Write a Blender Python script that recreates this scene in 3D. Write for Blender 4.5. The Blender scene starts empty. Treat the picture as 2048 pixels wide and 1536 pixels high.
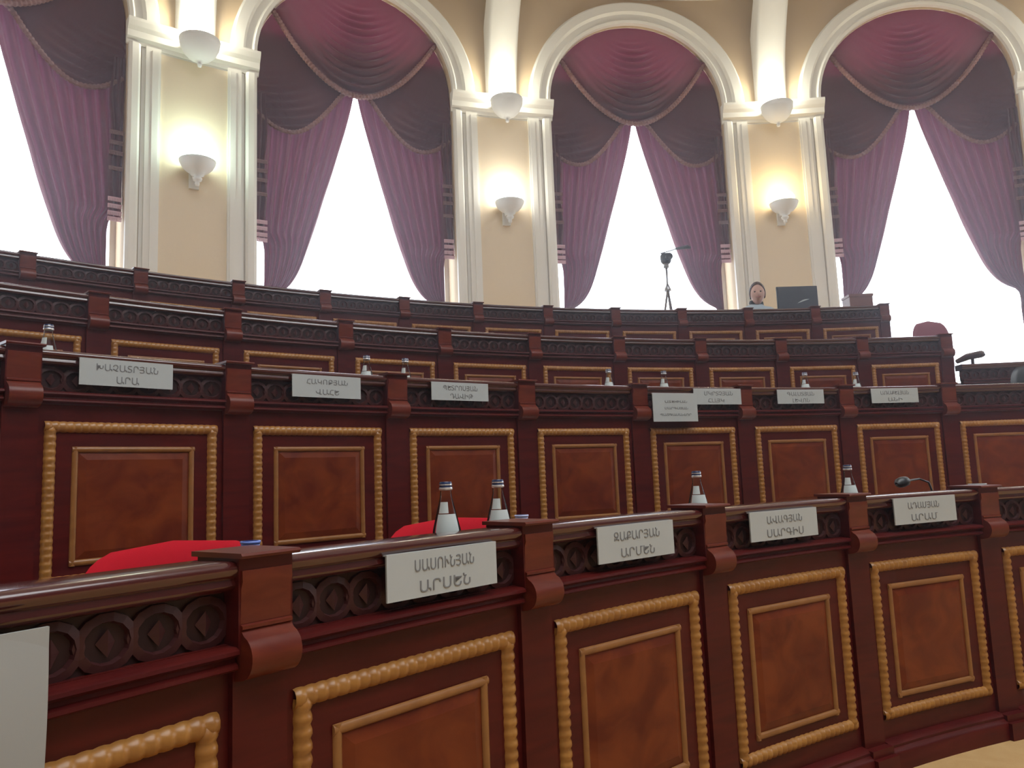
import bpy, math, random
from math import sin, cos, pi, sqrt
from mathutils import Matrix, Vector
random.seed(4)
SC = bpy.context.scene
COL = SC.collection

# ------------------------------------------------------------ measures (1 unit = one desk width = 0.65 m)
S = 0.65
Z0 = 1.452                                  # the camera's height above the lowest floor, in units
OX, OY = 5.1863, -2.6076                    # centre of the round hall
RW = 18.648                                 # radius of the window wall
ROWR = [7.2895, 9.4462, 11.6835, 14.0715]
ROWT = [-0.1698, 0.6532, 1.4843, 2.3850]
ROWA = [-0.9172, -0.8916, -0.7890, -0.7858]
ROWW = [1.0, 1.0158, 1.0324, 1.0563]
PIER0, DWIN = -0.6055, 0.32386
DH = 1.285                                  # height of a desk front

# ------------------------------------------------------------ camera
cam_d = bpy.data.cameras.new('camera')
cam = bpy.data.objects.new('camera', cam_d)
COL.objects.link(cam)
pitch, roll = 0.12063, 0.03933
ex = Vector((1, 0, 0)); ey = Vector((0, -sin(pitch), cos(pitch))); fw = Vector((0, cos(pitch), sin(pitch)))
rt = cos(roll) * ex - sin(roll) * ey
up = sin(roll) * ex + cos(roll) * ey
M = Matrix((( rt.x, up.x, -fw.x, 0), (rt.y, up.y, -fw.y, 0), (rt.z, up.z, -fw.z, Z0 * S), (0, 0, 0, 1)))
cam.matrix_world = M
cam_d.sensor_width = 36.0
cam_d.lens = 1519.76 * 36.0 / 2048.0
cam_d.clip_start = 0.05
SC.camera = cam

# ------------------------------------------------------------ world, big lights, exposure
w = bpy.data.worlds.new('overcast_sky')
SC.world = w
w.use_nodes = True
bg = w.node_tree.nodes['Background']
bg.inputs[0].default_value = (0.86, 0.92, 1.0, 1)
bg.inputs[1].default_value = 5.0

def area(name, loc, size, power, color, rot=(0, 0, 0)):
    d = bpy.data.lights.new(name, 'AREA'); d.shape = 'DISK'; d.size = size; d.energy = power; d.color = color
    o = bpy.data.objects.new(name, d); o.location = loc; o.rotation_euler = rot; COL.objects.link(o)
    return o
area('ceiling_fill_light', (OX * S, OY * S, (11.2 + Z0) * S), 9.0, 960, (0.93, 0.97, 1.0))  # added overhead fill to brighten the hall, no fixture modelled
SC.view_settings.view_transform = 'Standard'
SC.view_settings.look = 'None'
SC.view_settings.exposure = 0.0
SC.view_settings.gamma = 1.0
SC.view_settings.use_curve_mapping = False
SC.cycles.max_bounces = 8
SC.cycles.transparent_max_bounces = 12
SC.cycles.sample_clamp_indirect = 6
SC.cycles.use_denoising = True
SC.cycles.volume_bounces = 0

# ------------------------------------------------------------ materials
def mat(name, col, rough=0.5, metal=0.0, coat=0.0, spec=0.5, noise=None, bump=None, trans=0.0, emit=None, strength=0, sheen=0.0):
    """noise = (scale xyz, colour2, detail, contrast) ; bump = (scale, strength)"""
    m = bpy.data.materials.new(name); m.use_nodes = True
    nt = m.node_tree; b = nt.nodes['Principled BSDF']
    b.inputs['Base Color'].default_value = (*col, 1)
    b.inputs['Roughness'].default_value = rough
    b.inputs['Metallic'].default_value = metal
    b.inputs['Coat Weight'].default_value = coat
    b.inputs['Coat Roughness'].default_value = 0.12
    b.inputs['Specular IOR Level'].default_value = spec
    b.inputs['Transmission Weight'].default_value = trans
    b.inputs['Sheen Weight'].default_value = sheen
    if emit:
        b.inputs['Emission Color'].default_value = (*emit, 1)
        b.inputs['Emission Strength'].default_value = strength
    if noise or bump:
        tc = nt.nodes.new('ShaderNodeTexCoord')
    if noise:
        sc, c2, det, con = noise
        mp = nt.nodes.new('ShaderNodeMapping'); mp.inputs['Scale'].default_value = sc
        nz = nt.nodes.new('ShaderNodeTexNoise'); nz.inputs['Detail'].default_value = det; nz.inputs['Scale'].default_value = 1.0
        nz.inputs['Distortion'].default_value = 1.2
        rp = nt.nodes.new('ShaderNodeValToRGB')
        rp.color_ramp.elements[0].position = 0.5 - con; rp.color_ramp.elements[0].color = (*col, 1)
        rp.color_ramp.elements[1].position = 0.5 + con; rp.color_ramp.elements[1].color = (*c2, 1)
        oi = nt.nodes.new('ShaderNodeObjectInfo')
        ad = nt.nodes.new('ShaderNodeVectorMath'); ad.operation = 'ADD'
        ml = nt.nodes.new('ShaderNodeVectorMath'); ml.operation = 'SCALE'; ml.inputs['Scale'].default_value = 37.0
        cb = nt.nodes.new('ShaderNodeCombineXYZ')
        nt.links.new(oi.outputs['Random'], cb.inputs[0]); nt.links.new(oi.outputs['Random'], cb.inputs[2])
        nt.links.new(cb.outputs[0], ml.inputs[0]); nt.links.new(tc.outputs['Object'], mp.inputs[0])
        nt.links.new(mp.outputs[0], ad.inputs[0]); nt.links.new(ml.outputs[0], ad.inputs[1])
        nt.links.new(ad.outputs[0], nz.inputs['Vector']); nt.links.new(nz.outputs[0], rp.inputs[0])
        nt.links.new(rp.outputs[0], b.inputs['Base Color'])
    if bump:
        n2 = nt.nodes.new('ShaderNodeTexNoise'); n2.inputs['Scale'].default_value = bump[0]; n2.inputs['Detail'].default_value = 3
        bp = nt.nodes.new('ShaderNodeBump'); bp.inputs['Strength'].default_value = bump[1]; bp.inputs['Distance'].default_value = 0.01
        nt.links.new(tc.outputs['Object'], n2.inputs['Vector']); nt.links.new(n2.outputs[0], bp.inputs['Height'])
        nt.links.new(bp.outputs[0], b.inputs['Normal'])
    return m

MAHOG = mat('mahogany', (0.048, 0.0040, 0.004), 0.36, coat=0.04, spec=0.20, noise=((3, 3, 26), (0.080, 0.008, 0.006), 3, 0.22))
MAHOG_L = mat('mahogany_carved_bracket', (0.090, 0.012, 0.006), 0.34, coat=0.08, spec=0.3, noise=((8, 8, 30), (0.135, 0.024, 0.011), 3, 0.2))
MAHOG_D = mat('mahogany_dark_carving', (0.016, 0.004, 0.005), 0.55, spec=0.3, noise=((14, 14, 14), (0.026, 0.006, 0.006), 2, 0.2))
RELIEF = mat('mahogany_carved_relief', (0.046, 0.011, 0.011), 0.45, spec=0.35)
GOLD = mat('golden_oak_moulding', (0.25, 0.100, 0.020), 0.38, coat=0.12, noise=((20, 20, 20), (0.36, 0.165, 0.036), 2, 0.25))
GOLD_D = mat('brown_oak_moulding', (0.19, 0.075, 0.020), 0.36, coat=0.2, noise=((16, 16, 16), (0.26, 0.11, 0.03), 2, 0.25))
BURL = mat('walnut_burl', (0.090, 0.013, 0.005), 0.34, coat=0.05, spec=0.22, noise=((7, 7, 9), (0.165, 0.034, 0.009), 6, 0.17))
DESKTOP = mat('polished_desktop', (0.09, 0.02, 0.011), 0.25, coat=0.4)
CREAM = mat('cream_plaster_trim', (0.80, 0.79, 0.74), 0.6, bump=(60, 0.05))
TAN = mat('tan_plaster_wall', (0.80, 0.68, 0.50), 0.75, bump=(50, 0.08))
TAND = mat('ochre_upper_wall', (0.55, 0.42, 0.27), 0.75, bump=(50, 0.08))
FLOOR = mat('straw_carpet', (0.44, 0.26, 0.095), 0.85, noise=((9, 9, 9), (0.52, 0.33, 0.14), 4, 0.3), bump=(400, 0.3))
REARW = mat('dim_rear_wall', (0.20, 0.17, 0.15), 0.8)
CEIL = mat('ceiling_plaster', (0.62, 0.59, 0.54), 0.8)
def cloth(name, c1, c2, thru, sheen=0.3):
    m = mat(name, c1, 0.85, sheen=sheen, noise=((30, 30, 30), c2, 2, 0.3))
    nt = m.node_tree; out = nt.nodes['Material Output']; b = nt.nodes['Principled BSDF']
    tr = nt.nodes.new('ShaderNodeBsdfTranslucent'); tr.inputs[0].default_value = (*thru, 1)
    mx = nt.nodes.new('ShaderNodeMixShader'); mx.inputs[0].default_value = 0.15
    nt.links.new(b.outputs[0], mx.inputs[1]); nt.links.new(tr.outputs[0], mx.inputs[2]); nt.links.new(mx.outputs[0], out.inputs[0])
    return m
DRAPE = cloth('burgundy_velvet', (0.100, 0.018, 0.028), (0.125, 0.024, 0.037), (0.21, 0.050, 0.10))
SWAG = cloth('burgundy_satin_swag', (0.075, 0.010, 0.016), (0.092, 0.013, 0.021), (0.26, 0.03, 0.07))
BRAID = mat('dusty_rose_braid', (0.17, 0.070, 0.066), 0.6, noise=((40, 40, 40), (0.22, 0.10, 0.085), 2, 0.3))
FRINGE = mat('pale_rose_fringe', (0.62, 0.40, 0.46), 0.7)
WHITEP = mat('white_plate', (0.40, 0.43, 0.43), 0.45)
SHEETP = mat('white_sheet_paper', (0.30, 0.31, 0.30), 0.6)
INK = mat('grey_lettering', (0.17, 0.175, 0.18), 0.6)
REDC = mat('red_upholstery', (0.42, 0.004, 0.014), 0.85, spec=0.2, bump=(300, 0.1))
MAUVE = mat('plum_upholstery', (0.20, 0.05, 0.075), 0.7, sheen=0.2)
DARKW = mat('dark_chair_wood', (0.045, 0.016, 0.012), 0.35, coat=0.3)
CAPB = mat('navy_bottle_cap', (0.02, 0.035, 0.10), 0.3)
SILVER = mat('silver_cap_band', (0.75, 0.76, 0.78), 0.25, metal=0.6)
LABEL = mat('white_bottle_label', (0.50, 0.55, 0.54), 0.5)
BLUEC = mat('blue_plastic_cup', (0.16, 0.24, 0.62), 0.4)
PALEB = mat('pale_blue_plastic_cup', (0.50, 0.54, 0.78), 0.4)
BLACK = mat('black_plastic', (0.02, 0.022, 0.025), 0.4)
SLATE = mat('slate_grey_screen_back', (0.055, 0.062, 0.078), 0.4)
STEEL = mat('grey_metal', (0.35, 0.35, 0.37), 0.35, metal=0.8)
BOXW = mat('brown_box_veneer', (0.17, 0.075, 0.065), 0.45)
SKIN = mat('skin', (0.55, 0.33, 0.26), 0.55)
HAIR = mat('brown_hair', (0.06, 0.035, 0.03), 0.6)
SHIRT = mat('pale_blue_shirt', (0.42, 0.50, 0.56), 0.8)
TROUS = mat('dark_trousers', (0.03, 0.03, 0.04), 0.8)
BOWL = mat('white_plaster_bowl', (0.78, 0.80, 0.80), 0.5)
def lamp_mat(name, c, s): return mat(name, (0.9, 0.9, 0.9), 0.4, emit=c, strength=s)
GLOBE = [lamp_mat('lit_globe_cool', (0.80, 1.0, 0.88), 9), lamp_mat('lit_globe_neutral', (1.0, 0.98, 0.90), 9), lamp_mat('lit_globe_warm', (1.0, 0.82, 0.52), 9)]
TUBE = lamp_mat('lit_lamp_disc', (1.0, 0.97, 0.82), 14)
def glassy(name, tint, k=0.80):
    m = bpy.data.materials.new(name); m.use_nodes = True; nt = m.node_tree
    nt.nodes.remove(nt.nodes['Principled BSDF']); out = nt.nodes['Material Output']
    t = nt.nodes.new('ShaderNodeBsdfTransparent'); t.inputs[0].default_value = (*tint, 1)
    g = nt.nodes.new('ShaderNodeBsdfGlossy'); g.inputs['Roughness'].default_value = 0.14
    fr = nt.nodes.new('ShaderNodeLayerWeight'); fr.inputs[0].default_value = k
    mx = nt.nodes.new('ShaderNodeMixShader')
    nt.links.new(fr.outputs['Fresnel'], mx.inputs[0]); nt.links.new(t.outputs[0], mx.inputs[1]); nt.links.new(g.outputs[0], mx.inputs[2])
    nt.links.new(mx.outputs[0], out.inputs[0])
    return m
GLASS = glassy('bottle_glass', (0.93, 0.95, 0.96), 0.16)
PANE = glassy('window_glass', (0.97, 0.98, 1.0), 0.05)

RAILM = mat('mahogany_polished_rail', (0.055, 0.008, 0.007), 0.20, coat=1.0, spec=0.5)
# ------------------------------------------------------------ mesh helpers
def mesh(name, vs, fs, m, smooth=False, scale=S):
    me = bpy.data.meshes.new(name)
    me.from_pydata([(x * scale, y * scale, z * scale) for x, y, z in vs], [], fs)
    me.materials.append(m)
    if smooth:
        me.polygons.foreach_set('use_smooth', [True] * len(me.polygons))
    me.update()
    if smooth == 'auto': me.set_sharp_from_angle(angle=0.65)
    return me
def ob(name, me, parent=None, loc=None, rz=0.0):
    o = bpy.data.objects.new(name, me); COL.objects.link(o)
    if parent: o.parent = parent
    if loc: o.location = loc
    o.rotation_euler[2] = rz
    return o
def tag(o, label=None, cat=None, group=None, kind=None):
    if label: o['label'] = label
    if cat: o['category'] = cat
    if group: o['group'] = group
    if kind: o['kind'] = kind
    return o
def thing(name, loc, rz, label, cat, group=None):
    return tag(ob(name, None, None, loc, rz), label, cat, group)
def pol(R, a, z):
    """point of the hall: radius, angle, height above camera height, in metres"""
    return Vector(((OX + R * sin(a)) * S, (OY + R * cos(a)) * S, (z + Z0) * S))

class B:
    """mesh builder in units; f maps (s, e, z) to x, y, z"""
    def __init__(s, f=None): s.v = []; s.q = []; s.f = f or (lambda x, y, z: (x, y, z))
    def add(s, pts): n = len(s.v); s.v += [s.f(*p) for p in pts]; return n
    def box(s, x0, x1, y0, y1, z0, z1, nx=1):
        for i in range(nx):
            a = x0 + (x1 - x0) * i / nx; b = x0 + (x1 - x0) * (i + 1) / nx
            n = s.add([(a, y0, z0), (b, y0, z0), (b, y1, z0), (a, y1, z0), (a, y0, z1), (b, y0, z1), (b, y1, z1), (a, y1, z1)])
            q = [(0, 3, 2, 1), (4, 5, 6, 7), (0, 1, 5, 4), (2, 3, 7, 6)]
            if i == 0: q.append((3, 0, 4, 7))
            if i == nx - 1: q.append((1, 2, 6, 5))
            s.q += [tuple(n + k for k in t) for t in q]
        return s
    def sweep(s, prof, x0, x1, nx=3):
        """closed profile of (e, z) swept along s"""
        P = len(prof); base = None
        for i in range(nx + 1):
            x = x0 + (x1 - x0) * i / nx
            n = s.add([(x, e, z) for e, z in prof])
            if base is None: base = n
            else: s.q += [(n - P + k, n - P + (k + 1) % P, n + (k + 1) % P, n + k) for k in range(P)]
        s.q.append(tuple(base + k for k in reversed(range(P)))); s.q.append(tuple(n + k for k in range(P)))
        return s
    def lathe(s, prof, cx=0, cy=0, n=20, a0=0, a1=2 * pi):
        full = abs(a1 - a0 - 2 * pi) < 1e-6; m = n if full else n + 1; st = []
        for r, z in prof:
            st.append(s.add([(cx + r * cos(a0 + (a1 - a0) * k / n), cy + r * sin(a0 + (a1 - a0) * k / n), z) for k in range(m)]))
        for i in range(len(prof) - 1):
            for k in range(n):
                k2 = (k + 1) % m
                s.q.append((st[i] + k, st[i] + k2, st[i + 1] + k2, st[i + 1] + k))
        return s
    def tube(s, pts, rad, n=8, cap=True):
        pts = [Vector(p) for p in pts]; rs = rad if isinstance(rad, (list, tuple)) else [rad] * len(pts)
        prev = None; first = None
        for i, p in enumerate(pts):
            d = (pts[min(i + 1, len(pts) - 1)] - pts[max(i - 1, 0)]).normalized()
            u = d.cross(Vector((0, 1, 0)))
            if u.length < 0.1: u = d.cross(Vector((1, 0, 0)))
            u.normalize(); v = d.cross(u)
            b = s.add([tuple(p + (u * cos(2 * pi * k / n) + v * sin(2 * pi * k / n)) * rs[i]) for k in range(n)])
            if prev is not None: s.q += [(prev + k, prev + (k + 1) % n, b + (k + 1) % n, b + k) for k in range(n)]
            else: first = b
            prev = b
        if cap: s.q.append(tuple(first + k for k in range(n))); s.q.append(tuple(prev + k for k in reversed(range(n))))
        return s
    def grid(s, nu, nv, fn):
        b = s.add([fn(i / nu, j / nv) for j in range(nv + 1) for i in range(nu + 1)])
        W = nu + 1
        s.q += [(b + j * W + i, b + j * W + i + 1, b + (j + 1) * W + i + 1, b + (j + 1) * W + i) for j in range(nv) for i in range(nu)]
        return s
    def done(s, name, m, smooth=False): return mesh(name, s.v, s.q, m, smooth)
def bend(R):
    return lambda x, e, z: ((R - e) * sin(x / R), (R - e) * cos(x / R) - R, z)

# ------------------------------------------------------------ structure: wall with arched windows
HW, ZSP, ZTOP, ZSILL, ZLOW = 1.95, 7.93, 11.4, 1.35, -1.46
wb = bend(RW)
PITCH = DWIN * RW
def wallmesh():
    b = B(lambda a, e, z: ((RW - e) * sin(a), (RW - e) * cos(a), z))
    for k in range(-1, 6):
        c = PIER0 + (k - 0.5) * DWIN
        xs = [-PITCH / 2, -2.5, -HW]
        for x0, x1 in ((-PITCH / 2, -2.5), (-2.5, -HW), (HW, 2.5), (2.5, PITCH / 2)):
            for z0, z1 in ((ZLOW, ZSILL), (ZSILL, ZSP), (ZSP, ZTOP)):
                n = b.add([(c + x0 / RW, 0, z0), (c + x1 / RW, 0, z0), (c + x1 / RW, 0, z1), (c + x0 / RW, 0, z1)])
                b.q.append((n, n + 1, n + 2, n + 3))
        N = 24
        an = [pi - pi * i / N for i in range(N + 1)]
        for i in range(N):
            s0, s1 = HW * cos(an[i]), HW * cos(an[i + 1]); h0, h1 = ZSP + HW * sin(an[i]), ZSP + HW * sin(an[i + 1])
            n = b.add([(c + s0 / RW, 0, h0), (c + s1 / RW, 0, h1), (c + s1 / RW, 0, ZTOP), (c + s0 / RW, 0, ZTOP),
                       (c + s0 / RW, -0.9, h0), (c + s1 / RW, -0.9, h1), (c + s0 / RW, 0, ZLOW), (c + s1 / RW, 0, ZLOW), (c + s1 / RW, 0, ZSILL), (c + s0 / RW, 0, ZSILL),
                       (c + s1 / RW, -0.9, ZSILL), (c + s0 / RW, -0.9, ZSILL)])
            b.q += [(n, n + 1, n + 2, n + 3), (n + 1, n, n + 4, n + 5), (n + 6, n + 7, n + 8, n + 9), (n + 9, n + 8, n + 10, n + 11)]
        for sg in (-1, 1):
            n = b.add([(c + sg * HW / RW, 0, ZSILL), (c + sg * HW / RW, 0, ZSP), (c + sg * HW / RW, -0.9, ZSP), (c + sg * HW / RW, -0.9, ZSILL)])
            b.q.append((n, n + 1, n + 2, n + 3))
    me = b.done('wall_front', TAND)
    return me
HC = (OX * S, OY * S, Z0 * S)
tag(ob('wall_front', wallmesh(), None, HC), kind='structure')
A_LO, A_HI = PIER0 - 2 * DWIN, PIER0 + 5 * DWIN
b = B(lambda a, e, z: ((RW - e) * sin(a), (RW - e) * cos(a), z))
b.grid(64, 1, lambda u, v: (A_HI + (2 * pi - (A_HI - A_LO)) * u, 0, ZLOW + (ZTOP - ZLOW) * v))
tag(ob('wall_rear', b.done('wall_rear', REARW), None, HC), kind='structure')
b = B()
N = 96
n = b.add([(RW * 1.01 * cos(2 * pi * k / N), RW * 1.01 * sin(2 * pi * k / N), ZTOP) for k in range(N)]); b.q.append(tuple(range(N)))
tag(ob('ceiling', b.done('ceiling', CEIL), None, HC), kind='structure')

# tiers of the floor
def annulus(name, R0, R1, z, zr, a0, a1, m=FLOOR, seg=64):
    """floor at height z from R0 to R1 with a riser down to zr at R0"""
    b = B(lambda a, r, zz: (r * sin(a), r * cos(a), zz))
    b.grid(seg, 1, lambda u, v: (a0 + (a1 - a0) * u, R1 + (R0 - R1) * v, z))
    if zr is not None: b.grid(seg, 1, lambda u, v: (a0 + (a1 - a0) * u, R0, z + (zr - z) * v))
    return tag(ob(name, b.done(name, m), None, HC), kind='structure')
ZF = [t - DH for t in ROWT]
b = B(); n = b.add([((ROWR[0] + 2.1) * cos(2 * pi * k / N), (ROWR[0] + 2.1) * sin(2 * pi * k / N), ZF[0]) for k in range(N)]); b.q.append(tuple(range(N)))
tag(ob('floor', b.done('floor', FLOOR), None, HC), kind='structure')
annulus('floor', ROWR[1] + 0.10, ROWR[2] + 0.10, ZF[1], ZF[0], -pi, pi)
annulus('floor', ROWR[2] + 0.10, ROWR[3] + 0.10, ZF[2], ZF[1], -pi, 0.0055)
annulus('floor', ROWR[2] + 0.42, ROWR[3] + 0.10, ZF[2], ZF[1], 0.0055, pi)
annulus('floor', ROWR[2] - 0.2, ROWR[2] + 0.42, ZF[2] - 0.36, ZF[1], 0.0055, pi)
annulus('floor', ROWR[3] + 0.10, RW + 0.9, ZF[3], ZF[2], -pi, pi)

# wall trim: architraves, archivolts, imposts, pier panels, cornice, ribs
def wang(k): return PIER0 + (k - 0.5) * DWIN
def pang(p): return PIER0 + p * DWIN
arch_b = B(wb)
def archrib(b, r0, r1, e1, e0=0.0, N=36):
    ring = [(r0, e0), (r0, e1), (r0 + 0.06, e1 + 0.02), (r0 + 0.10, e1 - 0.02), (r0 + (r1 - r0) * 0.45, e1 - 0.01), (r0 + (r1 - r0) * 0.55, e1 + 0.05), (r1 - 0.04, e1 + 0.06), (r1, e1 + 0.03), (r1, e0)]
    P = len(ring); pv = None
    for i in range(N + 1):
        t = pi - pi * i / N
        n = b.add([(r * cos(t), e, ZSP + r * sin(t)) for r, e in ring])
        if pv is not None: b.q += [(pv + k, pv + k + 1, n + k + 1, n + k) for k in range(P - 1)]
        pv = n
archrib(arch_b, HW, 2.42, 0.10)
ARCH = arch_b.done('archivolt', CREAM)
jb = B(wb)
for sg in (-1, 1):
    prof = [(0, 0), (0.09, 0), (0.11, 0.05), (0.10, 0.15), (0.06, 0.19), (0.0, 0.20)]
    n0 = jb.add([(sg * (HW + d), e, ZSILL - 1) for e, d in prof]); n1 = jb.add([(sg * (HW + d), e, 7.56) for e, d in prof])
    jb.q += [(n0 + k, n0 + k + 1, n1 + k + 1, n1 + k) for k in range(len(prof) - 1)]
JAMB = jb.done('jamb_moulding', CREAM)
for k in range(-1, 6):
    L = pol(RW, wang(k), -Z0); L.z = Z0 * S
    t = ob('trim_%d' % (k + 2), ARCH, None, L, -wang(k)); tag(t, kind='structure')
    ob('jamb_moulding', JAMB, t)
PW = PITCH / 2 - HW                         # half width of a pier
# pier: cream pilaster slab, tan panel, panel frame, impost, vault rib
b = B(wb); b.box(-PW + 0.21, PW - 0.21, 0.0, 0.025, ZSILL - 1, 7.56, 4); PIL = b.done('pilaster_slab', CREAM)
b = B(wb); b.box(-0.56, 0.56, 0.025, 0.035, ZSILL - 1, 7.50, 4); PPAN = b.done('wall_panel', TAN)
b = B(wb)
for sg in (-1, 1):
    b.box(min(sg * 0.56, sg * 0.80), max(sg * 0.56, sg * 0.80), 0.025, 0.075, ZSILL - 1, 7.56)
    b.box(min(sg * 0.60, sg * 0.70), max(sg * 0.60, sg * 0.70), 0.075, 0.095, ZSILL - 1, 7.50)
PFR = b.done('panel_moulding', CREAM)
b = B(wb)
b.sweep([(0, 7.54), (0.05, 7.54), (0.07, 7.60), (0.13, 7.64), (0.15, 7.74), (0.20, 7.80), (0.24, 7.88), (0.24, 7.93), (0.0, 7.95)], -PW - 0.04, PW + 0.04, 8)
IMP = b.done('impost_cornice', CREAM)
b = B(wb)                                   # the vault rib rises from the impost and leans into the hall
K = 14; prev = None
for i in range(K + 1):
    z = 7.95 + (ZTOP - 7.95) * i / K; e = 0.10 + 0.95 * max(0, (z - 7.95) / 2.4) ** 2.0
    hw = 0.33
    n = b.add([(-hw, e - 0.5 if i else 0, z), (-hw, e, z), (-hw + 0.07, e + 0.05, z), (hw - 0.07, e + 0.05, z), (hw, e, z), (hw, e - 0.5 if i else 0, z)])
    if prev is not None: b.q += [(prev + q, prev + q + 1, n + q + 1, n + q) for q in range(5)]
    prev = n
RIB = b.done('vault_rib', CREAM, True)
def bowl_parts():
    b = B(); b.lathe([(0.0, 7.24), (0.03, 7.25), (0.04, 7.29), (0.03, 7.32), (0.09, 7.35), (0.19, 7.41), (0.27, 7.50), (0.32, 7.61), (0.34, 7.73), (0.31, 7.74), (0.28, 7.70)], 0, -0.36, 28); body = b.done('bowl', BOWL, True)
    b = B(); b.lathe([(0.0, 7.72), (0.20, 7.72), (0.29, 7.71)], 0, -0.36, 24); disc = b.done('lamp_disc', TUBE)
    return body, disc
BOWLM, DISC = bowl_parts()
def sconce_parts():
    b = B(); b.lathe([(0.0, 5.12), (0.03, 5.13), (0.04, 5.17), (0.03, 5.20), (0.07, 5.22), (0.08, 5.26), (0.05, 5.29), (0.11, 5.32), (0.12, 5.36), (0.19, 5.39), (0.25, 5.45), (0.29, 5.53), (0.30, 5.57), (0.25, 5.56), (0.0, 5.56)], 0, -0.30, 24)
    cup = b.done('cup', BOWL, True)
    b = B(); b.lathe([(0.0, 5.84)] + [(0.24 * sin(t * pi / 16), 5.62 + 0.22 * cos(t * pi / 16)) for t in range(1, 10)] + [(0.22, 5.56)], 0, -0.30, 24)
    globe = b.done('globe', GLOBE[0], True)
    b = B(); b.box(-0.08, 0.08, -0.06, 0.0, 5.16, 5.50); b.box(-0.04, 0.04, -0.2, -0.06, 5.34, 5.44); plate = b.done('wall_plate', BOWL)
    return cup, globe, plate
CUP, GLO, PLT = sconce_parts()
GLOS = []
for g in GLOBE:
    m_ = GLO.copy(); m_.materials.clear(); m_.materials.append(g); GLOS.append(m_)
lamp_names = {0: ('cool white', 'the window cut by the picture edge', 0), 1: ('neutral white', 'two middle windows', 1), 2: ('warm yellow', 'dark monitor', 2)}
for p in range(-1, 5):
    a = pang(p); L = pol(RW, a, -Z0); L.z = Z0 * S
    t = ob('trim_%d' % (p + 11), PIL, None, L, -a); tag(t, kind='structure')
    ob('wall_panel', PPAN, t); ob('panel_moulding', PFR, t); ob('impost_cornice', IMP, t); ob('vault_rib', RIB, t)
    Lf = pol(RW - 0.10, a, 0); Lf.z = Z0 * S
    lab = {0: 'white bowl uplight on the cornice of the first full pier, above the greenish wall lamp',
           1: 'white bowl uplight on the cornice above the neutral white wall lamp',
           2: 'white bowl uplight on the cornice above the warm yellow wall lamp'}.get(p, 'white bowl uplight on the cornice beyond the picture\'s %s edge' % ('left' if p < 0 else 'right') + (', farther pier' if p == 4 else ''))
    t = thing('uplight', pol(RW - 0.05, a, 0) , -a, lab, 'lamp', 'bowl uplights on the pier cornices')
    ob('bowl', BOWLM, t); ob('lamp_disc', DISC, t)
    d = bpy.data.lights.new('uplight_bulb', 'POINT'); d.energy = 40; d.color = (1.0, 0.96, 0.78); d.shadow_soft_size = 0.10
    o = bpy.data.objects.new('uplight_bulb', d); o.location = pol(RW - 0.36, a, 7.95); COL.objects.link(o)
    lab = {0: 'wall lamp with greenish white globe on the leftmost pier in view',
           1: 'wall lamp with neutral white globe on the middle pier',
           2: 'wall lamp with warm yellow globe on the pier above the dark monitor'}.get(p, 'wall lamp on the pier beyond the picture\'s %s edge' % ('left' if p < 0 else 'right') + (', farther pier' if p == 4 else ''))
    t = thing('wall_lamp', pol(RW - 0.03, a, 0), -a, lab, 'lamp', 'wall lamps on the piers')
    gi = {0: 0, 1: 1, 2: 2}.get(p, 1)
    ob('cup', CUP, t); ob('globe', GLOS[gi], t); ob('wall_plate', PLT, t)
    d = bpy.data.lights.new('lamp_bulb', 'POINT'); d.energy = 9; d.color = [(0.75, 1.0, 0.84), (1.0, 0.97, 0.86), (1.0, 0.76, 0.42)][gi]; d.shadow_soft_size = 0.12
    o = bpy.data.objects.new('lamp_bulb', d); o.location = pol(RW - 0.42, a, 5.98); COL.objects.link(o)
# cornice under the ceiling
b = B(lambda a, e, z: ((RW - e) * sin(a), (RW - e) * cos(a), z))
prof = [(0, 10.50), (0.06, 10.50), (0.10, 10.56), (0.22, 10.62), (0.24, 10.72), (0.32, 10.78), (0.32, 10.86), (0, 10.9)]
pv = None
for i in range(121):
    n = b.add([(A_LO + (A_HI - A_LO) * i / 120, e, z) for e, z in prof])
    if pv is not None: b.q += [(pv + k, pv + (k + 1) % 8, n + (k + 1) % 8, n + k) for k in range(8)]
    pv = n
tag(ob('trim_20', b.done('cornice', CREAM), None, HC), kind='structure')

# windows: frame and pane
def window_meshes():
    b = B(wb)
    for sg in (-1, 1): b.box(min(sg * 1.86, sg * HW), max(sg * 1.86, sg * HW), -0.80, -0.68, ZSILL, ZSP)
    b.box(-HW, HW, -0.80, -0.68, ZSILL, ZSILL + 0.10, 6)
    pv = None
    for i in range(25):
        t = pi * i / 24
        n = b.add([(r * cos(t), e, ZSP + r * sin(t)) for r, e in ((1.86, -0.68), (1.86, -0.80), (HW, -0.80), (HW, -0.68))])
        if pv is not None: b.q += [(pv + k, pv + (k + 1) % 4, n + (k + 1) % 4, n + k) for k in range(4)]
        pv = n
    fr = b.done('window_frame', CREAM)
    b = B(wb)
    xs = [-1.86 + 3.72 * i / 12 for i in range(13)]
    lo = b.add([(x, -0.74, ZSILL + 0.1) for x in xs]); hi = b.add([(x, -0.74, ZSP + sqrt(max(0, 1.86 ** 2 - x * x))) for x in xs])
    b.q += [(lo + k, lo + k + 1, hi + k + 1, hi + k) for k in range(12)]
    return fr, b.done('pane', PANE)
WFR, WPN = window_meshes()
for k in range(-1, 6):
    L = pol(RW, wang(k), 0)
    t = tag(ob('window_%d' % (k + 2), WFR, None, L, -wang(k)), kind='structure'); ob('pane', WPN, t)

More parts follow.
